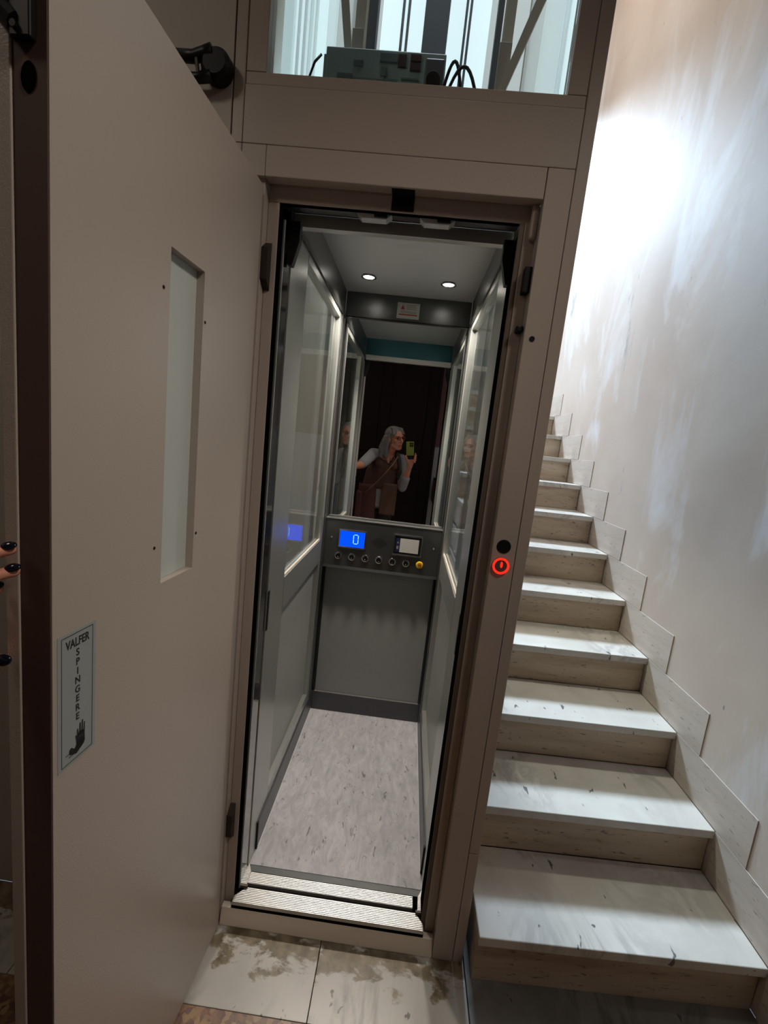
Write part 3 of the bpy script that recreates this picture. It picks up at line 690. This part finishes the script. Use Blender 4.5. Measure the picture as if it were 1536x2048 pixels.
# things on the cabin roof
cbx = thing('control_box', 'teal grey electronic control box standing on the lift roof behind the upper glass', 'control box', (-0.20, 0.30, 2.301))
MB().box(-0.372, -0.028, 0.28, 0.345, 2.301, 2.645).build('housing', M['pcb'], cbx, 0.003)
MB().box(-0.376, -0.366, 0.275, 0.279, 2.40, 2.62).box(-0.30, -0.20, 0.277, 0.2798, 2.57, 2.60).build('cover_plate', M['pcb'], cbx)
for x0, x1, z0, z1, m in ((-0.215, -0.165, 2.612, 2.632, 'dark_label'), (-0.163, -0.140, 2.602, 2.632, 'label_red'), (-0.128, -0.098, 2.618, 2.634, 'label_red'), (-0.128, -0.098, 2.595, 2.612, 'label_red'),
                          (-0.29, -0.262, 2.595, 2.610, 'dark_label'), (-0.335, -0.29, 2.563, 2.575, 'dark_label'), (-0.21, -0.195, 2.575, 2.597, 'dark_label'), (-0.20, -0.16, 2.562, 2.568, 'dark_label'), (-0.15, -0.10, 2.570, 2.574, 'dark_label')):
    MB().box(x0, x1, 0.2735, 0.2797, z0, z1).build('label_plate', M[m], cbx)
jb = thing('junction_box', 'dark grey blue junction box beside the control box behind the upper glass', 'junction box', (-0.05, 0.24, 2.301))
MB().box(-0.083, -0.030, 0.235, 0.270, 2.301, 2.600).build('housing', M['rail'], jb, 0.004)
MB().cyl((-0.056, 0.2348, 2.545), (-0.056, 0.215, 2.530), 0.02, 12).build('gland', M['dust_black'], jb)
def arc(x0, x1, z0, h, y, n=14): return [(x0+(x1-x0)*i/n, y, z0+h*math.sin(math.pi*i/n)) for i in range(n+1)]
for nm, pts, r, lab in (('a', arc(-0.035, 0.085, 2.46, 0.135, 0.25), 0.0045, 'black cable looping over from the junction box to the right'),
                        ('b', arc(-0.035, 0.030, 2.50, 0.115, 0.262), 0.0045, 'short black cable looped closest to the junction box'),
                        ('c', arc(0.160, 0.215, 2.50, 0.032, 0.25), 0.003, 'thin black wire curled at the right end of the upper glass'),
                        ('d', [(-0.377, 0.25, 2.60), (-0.395, 0.25, 2.58), (-0.408, 0.25, 2.54), (-0.41, 0.25, 2.44), (-0.41, 0.25, 2.305)], 0.0035, 'black wires hanging at the left end of the control box')):
    if nm != 'd': pts = [(pts[0][0], pts[0][1], 2.303)] + pts + [(pts[-1][0], pts[-1][1], 2.303)]
    tag(MB().tube(pts, r, 8).build('cable', M['black'], smooth=True), lab, 'cable', 'cables on the lift roof')
# tie rods and brackets of the car sling
slg = thing('car_sling', 'beige steel uprights and diagonal tie bars above the lift roof', 'lift frame', (-0.08, 0.45, 2.301))
def beamseg(n, p0, p1, w, m=M['bracket']):
    p0 = Vector(p0); p1 = Vector(p1); MB().cone(p0, p1, w, w, 4).build(n, m, slg)
MB().box(-0.314, -0.283, 0.372, 0.41, 2.301, ZT).build('upright', M['bracket'], slg, 0.002)
MB().box(0.130, 0.160, 0.372, 0.41, 2.301, ZT).build('upright', M['bracket'], slg, 0.002)
MB().box(-0.319, -0.284, 0.364, 0.3715, 2.301, 2.76).build('bracket_plate', M['trav_pale'], slg, 0.001)
MB().box(0.124, 0.160, 0.364, 0.3715, 2.301, 2.75).build('bracket_plate', M['trav_pale'], slg, 0.001)
MB().prism([(-0.312, 2.55), (-0.292, 2.55), (-0.500, 3.9), (-0.540, 3.9)], 'y', 0.346, 0.361).build('tie_bar', M['bracket'], slg)
MB().prism([(0.112, 2.55), (0.134, 2.55), (0.60, 3.9), (0.555, 3.9)], 'y', 0.346, 0.361).build('tie_bar', M['bracket'], slg)
#PERSON
# ------------------------------------------------------------------ person taking the picture, seen in the mirror
M['skin'] = mat('skin', (0.78, 0.35, 0.235), 0.5, var=(18, (0.68, 0.28, 0.18)))
M['hair'] = mat('grey_hair', (0.035, 0.03, 0.027), 0.5, var=(48, (0.42, 0.40, 0.375), (1.0, 1.0, 0.13)), bump=(90, 0.6, 0.01))
M['vest'] = mat('brown_wool', (0.12, 0.058, 0.045), 0.85, bump=(220, 0.4, 0.002))
M['vest_red'] = mat('reddish_brown_cloth', (0.11, 0.042, 0.036), 0.85, bump=(160, 0.4, 0.002))
M['vest_tan'] = mat('mid_brown_cloth', (0.145, 0.082, 0.056), 0.85, bump=(160, 0.4, 0.002))
M['jersey'] = mat('grey_jersey', (0.36, 0.365, 0.385), 0.8, bump=(200, 0.3, 0.002))
M['trouser'] = mat('dark_grey_trousers', (0.035, 0.042, 0.045), 0.8)
M['strap'] = mat('tan_leather', (0.28, 0.165, 0.09), 0.6)
M['scarf'] = mat('patterned_scarf', (0.012, 0.012, 0.013), 0.8, var=(40, (0.10, 0.09, 0.065)))
M['lime'] = mat('lime_phone_case', (0.30, 0.36, 0.05), 0.45)
M['glasses'] = mat('red_frame', (0.22, 0.02, 0.015), 0.3)
M['lips'] = mat('lips', (0.22, 0.05, 0.045), 0.5)
M['nail'] = mat('dark_nail_varnish', (0.006, 0.008, 0.016), 0.12)
M['shoe'] = mat('black_shoe', (0.01, 0.01, 0.01), 0.5)

pe = thing('person', 'person with long grey hair, glasses and a brown waistcoat holding up a phone', 'person', (-0.30, -1.48, 0))
HC = Vector((-0.175, -1.345, 1.590))                      # head centre
fz = Vector((0.74, 0.67, -0.02)).normalized()             # where the face looks
up = Vector((-0.10, 0.06, 0.99)); up = (up - fz*up.dot(fz)).normalized(); rt = fz.cross(up)   # rt = her right
HM = Matrix(((rt.x, fz.x, up.x), (rt.y, fz.y, up.y), (rt.z, fz.z, up.z)))
def hp_(r, f, u): return HC + rt*r + fz*f + up*u
bd = MB()
# head: skull, jaw, cheeks, nose, brow, ears
bd.ball(hp_(0, -0.012, 0.030), (0.076, 0.094, 0.086), HM)
bd.ball(hp_(0, 0.022, -0.030), (0.063, 0.066, 0.080), HM)
bd.ball(hp_(0, 0.050, -0.086), (0.030, 0.030, 0.026), HM)
bd.ball(hp_(0, 0.046, -0.055), (0.040, 0.038, 0.034), HM)
for sd in (-1, 1):
    bd.ball(hp_(sd*0.036, 0.054, -0.016), (0.027, 0.026, 0.026), HM)
    bd.ball(hp_(sd*0.030, 0.070, 0.034), (0.026, 0.014, 0.010), HM)
    bd.ball(hp_(sd*0.078, -0.006, 0.000), (0.009, 0.020, 0.031), HM)
    bd.chain([(hp_(sd*0.052, 0.02, -0.06), 0.022), (hp_(sd*0.022, 0.055, -0.088), 0.018)])
bd.chain([(hp_(0, 0.078, 0.022), 0.0095), (hp_(0, 0.098, -0.014), 0.013), (hp_(0, 0.095, -0.020), 0.015)])
for sd in (-1, 1): bd.ball(hp_(sd*0.013, 0.086, -0.021), 0.0095)
bd.chain([(hp_(-0.018, 0.076, -0.050), 0.0085), (hp_(0, 0.082, -0.048), 0.010), (hp_(0.018, 0.076, -0.050), 0.0085)], 0.006)
bd.chain([(hp_(-0.015, 0.074, -0.064), 0.0085), (hp_(0, 0.079, -0.065), 0.0105), (hp_(0.015, 0.074, -0.064), 0.0085)], 0.006)
bd.ball(hp_(0, 0.060, -0.052), (0.030, 0.022, 0.028), HM)
# neck and trunk
bd.chain([(hp_(0, -0.02, -0.06), 0.055), ((-0.222, -1.405, 1.455), 0.054), ((-0.235, -1.43, 1.385), (0.075, 0.065, 0.05))])
SR = Vector((-0.385, -1.37, 1.415)); SLf = Vector((-0.088, -1.435, 1.385))   # SR: image-left shoulder, SLf: image-right shoulder
bd.chain([(SR, 0.052), ((-0.24, -1.425, 1.395), (0.07, 0.075, 0.05)), (SLf, 0.052)])
bd.chain([((-0.24, -1.43, 1.33), (0.165, 0.105, 0.09)), ((-0.255, -1.445, 1.20), (0.15, 0.105, 0.08)), ((-0.275, -1.46, 1.08), (0.135, 0.10, 0.08)), ((-0.295, -1.48, 0.94), (0.165, 0.115, 0.09))], 0.03)
# legs and feet
for sx_ in (-0.085, 0.085):
    hx = -0.295 + sx_
    bd.chain([((hx, -1.48, 0.90), 0.088), ((hx, -1.465, 0.48), 0.056), ((hx, -1.495, 0.10), 0.040)], 0.03)
    bd.chain([((hx, -1.50, 0.055), 0.040), ((hx, -1.33, 0.030), 0.030)], 0.02)
# arm reaching for the door (image left)
E1 = Vector((-0.475, -1.085, 1.300)); W1 = Vector((-0.600, -0.825, 1.285)); P1 = Vector((-0.592, -0.735, 1.283))
bd.chain([(SR, 0.050), (SR.lerp(E1, 0.5), 0.043), (E1, 0.037), (W1, 0.026)], 0.015)
bd.chain([(W1, (0.026, 0.026, 0.030)), (P1, (0.018, 0.028, 0.040))], 0.01)
# arm holding the phone (image right)
E2 = Vector((-0.045, -1.355, 1.095)); W2 = Vector((0.006, -1.248, 1.325)); P2 = Vector((0.010, -1.226, 1.385))
bd.chain([(SLf, 0.050), (SLf.lerp(E2, 0.5), 0.044), (E2, 0.038), (E2.lerp(W2, 0.4), 0.036), (W2, 0.024)], 0.015)
bd.chain([(W2, (0.028, 0.019, 0.022)), (P2, (0.038, 0.015, 0.026)), (P2 + Vector((0.002, 0.002, 0.022)), (0.038, 0.013, 0.014))], 0.01)
# hands: fingers belong to the same body
fg = bd
EDGE = HG + dD*(UE+0.004)                                   # outer skin's free edge
def onlip(u, n, z): v = HG + dD*u + dN*n; return Vector((v.x, v.y, z))
# four fingers laid over the outer skin edge, thumb lower down
ft = [onlip(0.637, 0.0455, 1.3585), onlip(0.637, 0.0405, 1.3300), onlip(0.638, 0.064, 1.303), onlip(0.640, 0.076, 1.278)]
for i, tip in enumerate(ft):
    kn = P1 + Vector((0.012, 0.045-0.004*i, 0.040-0.026*i)); mid = kn.lerp(tip, 0.55) + Vector((-0.004, -0.014, 0.004))
    fg.chain([(P1 + Vector((0, 0.005, 0.030-0.022*i)), 0.0115), (kn, 0.0105), (mid, 0.0092), (tip, 0.0078)], 0.004)
tt = onlip(0.638, 0.0575, 1.203)
fg.chain([(P1 + Vector((0.0, -0.02, -0.025)), 0.014), (P1 + Vector((0.008, 0.02, -0.060)), 0.011), (tt, 0.0092)], 0.004)
# hand under the phone: thumb on one side, fingers on the other and behind
th = Vector((-0.0445, -1.192, 1.436))
fg.chain([(P2 + Vector((-0.024, 0.0, -0.012)), 0.014), (P2 + Vector((-0.042, 0.014, 0.020)), 0.0115), (th, 0.0085)], 0.004)
for i, (x, z, dx) in enumerate(((0.046, 1.466, 0.0), (0.044, 1.443, 0.003), (0.041, 1.421, 0.006), (0.034, 1.402, 0.008))):
    k0 = P2 + Vector((0.030 - 0.004*i, -0.004, 0.024-0.012*i)); k1 = Vector((x+0.010+dx, -1.214, z-0.018)); tip = Vector((x+0.002, -1.186, z))
    fg.chain([(k0, 0.0105), (k1, 0.0095), (tip, 0.0078)], 0.004)
remesh(bd.build('body', M['skin'], pe), 0.0030, 3)
def nail(p, d, n, w=0.0062, l=0.0095):
    p = Vector(p); d = Vector(d).normalized(); n = Vector(n); n = (n - d*n.dot(d)).normalized(); b_ = d.cross(n)
    MB().ball(p + n*0.0058, (w, l, 0.0034), Matrix(((b_.x, d.x, n.x), (b_.y, d.y, n.y), (b_.z, d.z, n.z)))).build('nail', M['nail'], pe, smooth=True)
for i, tip in enumerate(ft): nail(tip + Vector((0.002, 0, 0.003)), (1, 0.3, 0.15), (-0.1, -0.8, 0.6))
nail(tt + Vector((0.004, 0, 0.002)), (1, 0.15, 0.0), (0, -1, 0.35), 0.008, 0.011)
nail(th + Vector((0, 0, 0.003)), (0.1, 0.2, 1), (-1, -0.2, 0))
# hair
hb = MB()
hb.ball(hp_(0, -0.026, 0.042), (0.087, 0.098, 0.090), HM)
hb.ball(hp_(0, -0.055, 0.0), (0.080, 0.072, 0.090), HM)
for i in range(26):
    a = math.radians(-140 + 280*i/25.0)       # around the back of the head
    r0 = 0.080; sx_, cx_ = math.sin(a), math.cos(a)
    p0 = hp_(sx_*r0, -0.045-cx_*0.055, 0.02); ln = 0.17 + 0.04*random.random() + (0.03 if sx_ < 0 else 0)
    if abs(math.degrees(a)) > 100 and sx_ > 0: continue
    p1 = p0 + Vector((random.uniform(-.015, .015) - 0.015, -0.005, -ln*0.5)) + rt*sx_*0.012 - fz*0.008
    p2 = p1 + Vector((random.uniform(-.015, .015) - 0.008, 0.015, -ln*0.45))
    hb.chain([(p0, 0.020), (p1, 0.017), (p2, 0.006)], 0.008)
# lock falling in front of the shoulder on the mirror side
for q in range(3):
    e = random.uniform(-.008, .008)
    hb.chain([(hp_(-0.082, -0.015, 0.03), 0.014), (hp_(-0.088+e, -0.030, -0.06), 0.016), (Vector((-0.262+e+0.012*q, -1.315, 1.455)), 0.013), (Vector((-0.262+e+0.014*q, -1.305, 1.385)), 0.005)], 0.007)
for q in range(9):       # fringe strands swept over the forehead
    t_ = -0.07 + 0.0175*q
    hb.chain([(hp_(t_*0.5-0.01, -0.02, 0.120), 0.010), (hp_(t_*0.95, 0.030, 0.104), 0.010), (hp_(t_*1.15, 0.056, 0.072 - abs(t_)*0.35), 0.006)], 0.007)
remesh(hb.build('hair', M['hair'], pe), 0.0045, 1)
# glasses, eyes, mouth
for sd in (-1, 1):
    c_ = hp_(sd*0.034, 0.086, 0.016)
    gm = MB(); pts = []
    for k in range(17):
        t_ = 2*math.pi*k/16; pts.append(c_ + rt*0.027*math.cos(t_) + up*0.019*math.sin(t_))
    gm.tube(pts, 0.0036, 6); gm.tube([hp_(sd*0.060, 0.082, 0.018), hp_(sd*0.080, 0.03, 0.018), hp_(sd*0.083, -0.01, 0.012)], 0.003, 6)
    g_ = gm.build('glasses_frame', M['glasses'], pe, smooth=True)
    MB().lathe([(0.0001, 0), (0.024, 0), (0.024, 0.001), (0.0001, 0.001)], c_, fz, 18).build('lens', M['glass'], g_)
    MB().ball(hp_(sd*0.031, 0.069, 0.013), (0.012, 0.010, 0.009), HM).build('eye', M['black'], pe, smooth=True)
MB().tube([hp_(-0.008, 0.090, 0.018), hp_(0.008, 0.090, 0.018)], 0.003, 6).build('glasses_bridge', M['glasses'], pe)
MB().ball(hp_(0, 0.0815, -0.0565), (0.020, 0.0065, 0.0065), HM).build('mouth', M['lips'], pe, smooth=True)
# clothes
jm = MB()
jm.chain([(SR + Vector((0.03, 0, 0.0)), 0.060), (SR, 0.061), (SR.lerp(E1, 0.5), 0.055), (SR.lerp(E1, 0.86), 0.050)], 0.015)
jm.chain([(SLf + Vector((-0.03, 0, 0)), 0.060), (SLf, 0.060), (SLf.lerp(E2, 0.5), 0.054), (E2 + Vector((0, 0, 0.01)), 0.049), (E2.lerp(W2, 0.46), 0.046)], 0.015)
jm.chain([((-0.255, -1.445, 1.22), (0.155, 0.112, 0.08)), ((-0.275, -1.46, 1.08), (0.141, 0.107, 0.08)), ((-0.295, -1.475, 0.93), (0.168, 0.122, 0.08)), ((-0.295, -1.475, 0.885), (0.168, 0.122, 0.05))], 0.03)
j_ = remesh(jm.build('jersey', M['jersey'], pe), 0.007, 3)
tm = MB()
for sx_ in (-0.085, 0.085):
    hx = -0.295 + sx_; tm.chain([((hx, -1.48, 0.93), 0.092), ((hx, -1.465, 0.48), 0.068), ((hx, -1.49, 0.12), 0.058)], 0.03)
remesh(tm.build('trousers', M['trouser'], pe), 0.009, 3)
for sx_ in (-0.085, 0.085):
    hx = -0.295 + sx_; remesh(MB().chain([((hx, -1.515, 0.048), 0.046), ((hx, -1.33, 0.038), 0.036)], 0.02).build('shoe', M['shoe'], pe), 0.006, 3)
# waistcoat: bodice with a V neck, then two loose front panels
vm = MB()
vm.chain([((-0.245, -1.435, 1.335), (0.155, 0.122, 0.060)), ((-0.265, -1.44, 1.25), (0.182, 0.130, 0.08)), ((-0.290, -1.455, 1.10), (0.186, 0.126, 0.07))], 0.02)
vm.chain([((-0.350, -1.385, 1.405), (0.030, 0.062, 0.030)), ((-0.310, -1.345, 1.32), (0.055, 0.05, 0.05))], 0.015)
vm.chain([((-0.140, -1.420, 1.395), (0.030, 0.066, 0.030)), ((-0.165, -1.365, 1.31), (0.055, 0.06, 0.05))], 0.015)
v_ = remesh(vm.build('waistcoat', M['vest'], pe), 0.007, 4)
def drape(name, m, x0, x1, y, z0, z1, dx, th=0.010, bulge=0.03):
    n_, k_ = 10, 14; mb = MB(); fr_, bk_ = [], []
    for j in range(k_+1):
        f = j/k_; zz = z1 + (z0-z1)*f; a_, b_ = [], []
        for i in range(n_+1):
            g = i/n_; xx = x0 + (x1-x0)*g + dx*f; yy = y + bulge*math.sin(math.pi*g) + 0.006*math.sin(9*g+4*f)
            a_.append(mb.bm.verts.new((xx, yy, zz))); b_.append(mb.bm.verts.new((xx, yy-th, zz)))
        fr_.append(a_); bk_.append(b_)
    for j in range(k_):
        for i in range(n_):
            mb.bm.faces.new((fr_[j][i], fr_[j][i+1], fr_[j+1][i+1], fr_[j+1][i])); mb.bm.faces.new((bk_[j][i+1], bk_[j][i], bk_[j+1][i], bk_[j+1][i+1]))
    for j in range(k_):
        mb.bm.faces.new((fr_[j][0], fr_[j+1][0], bk_[j+1][0], bk_[j][0])); mb.bm.faces.new((fr_[j][n_], bk_[j][n_], bk_[j+1][n_], fr_[j+1][n_]))
    for i in range(n_):
        mb.bm.faces.new((fr_[0][i+1], fr_[0][i], bk_[0][i], bk_[0][i+1])); mb.bm.faces.new((fr_[k_][i], fr_[k_][i+1], bk_[k_][i+1], bk_[k_][i]))
    return mb.build(name, m, pe, smooth=True)
drape('waistcoat_panel', M['vest_tan'], -0.258, -0.092, -1.342, 0.795, 1.130, -0.006, bulge=0.018)
drape('waistcoat_panel', M['vest_red'], -0.500, -0.312, -1.352, 0.60, 1.10, 0.012, bulge=0.022)
MB().tube([(-0.265, -1.372, 1.395), (-0.235, -1.325, 1.35), (-0.212, -1.318, 1.325), (-0.190, -1.322, 1.355), (-0.165, -1.36, 1.415)], 0.0045, 6).build('neck_cord', M['black'], pe, smooth=True)
nk = MB(); nk.chain([((-0.235, -1.352, 1.395), (0.030, 0.022, 0.02)), ((-0.215, -1.328, 1.345), (0.012, 0.012, 0.018))], 0.006)
remesh(nk.build('neckline', M['skin'], pe), 0.005, 2)

# shoulder bag strap, bag and scarf are worn things of their own
bgt = thing('shoulder_bag', 'brown shoulder bag on a thin tan strap worn across the waistcoat', 'bag', (-0.44, -1.42, 0.80))
MB().tube([(-0.118, -1.40, 1.445), (-0.135, -1.325, 1.395), (-0.165, -1.295, 1.335), (-0.235, -1.29, 1.235), (-0.300, -1.29, 1.150), (-0.365, -1.305, 1.075), (-0.43, -1.34, 1.00)], 0.0065, 8).build('strap', M['strap'], bgt, smooth=True)
MB().box(-0.515, -0.455, -1.50, -1.32, 0.72, 1.02).build('pouch', M['vest_red'], bgt, 0.015)
scf = thing('scarf', 'black and cream patterned scarf hanging by the raised arm', 'scarf', (-0.10, -1.36, 1.15))
scm = MB().chain([((-0.135, -1.372, 1.43), (0.03, 0.02, 0.03)), ((-0.105, -1.350, 1.36), (0.024, 0.016, 0.03)), ((-0.088, -1.345, 1.27), (0.026, 0.014, 0.03)), ((-0.092, -1.345, 1.20), (0.018, 0.012, 0.03))], 0.01)
remesh(scm.build('cloth', M['scarf'], scf), 0.005, 2)

# phone: the lens sits at the camera position
ph = thing('phone', 'phone in a lime green case held up to the mirror', 'phone', (CAM.x, CAM.y, CAM.z))
PHM = Matrix(((RX.x, RF.x, -RD.x, CAM.x), (RX.y, RF.y, -RD.y, CAM.y), (RX.z, RF.z, -RD.z, CAM.z), (0, 0, 0, 1)))   # local: x right, y forward, z up
def ph_box(n, m, x0, x1, y0, y1, z0, z1, bev=0.002, par=None): return MB().box(x0, x1, y0, y1, z0, z1).build(n, m, par or ph, bev, xf=PHM)
ph_box('case', M['lime'], -0.053, 0.023, -0.018, -0.0075, -0.108, 0.032, 0.004)
ph_box('case_base', M['black'], -0.0535, 0.0235, -0.0185, -0.0070, -0.146, -0.1085, 0.004)
ci = ph_box('camera_island', M['black'], -0.017, 0.019, -0.0072, -0.0050, -0.020, 0.024, 0.002)
for x, z in ((-0.008, 0.014), (0.010, 0.014), (-0.008, -0.008)):
    MB().lathe([(0.0001, 0), (0.0065, 0), (0.0065, 0.0015), (0.0001, 0.0015)], (x, -0.0050, z), (0, 1, 0), 16).build('lens', M['polished'], ci, xf=PHM)
ph_box('bar', M['lime'], -0.0005, 0.0020, -0.0050, -0.0046, -0.018, 0.022, 0, ci); ph_box('bar', M['lime'], -0.015, 0.017, -0.0050, -0.0046, 0.002, 0.0045, 0, ci)
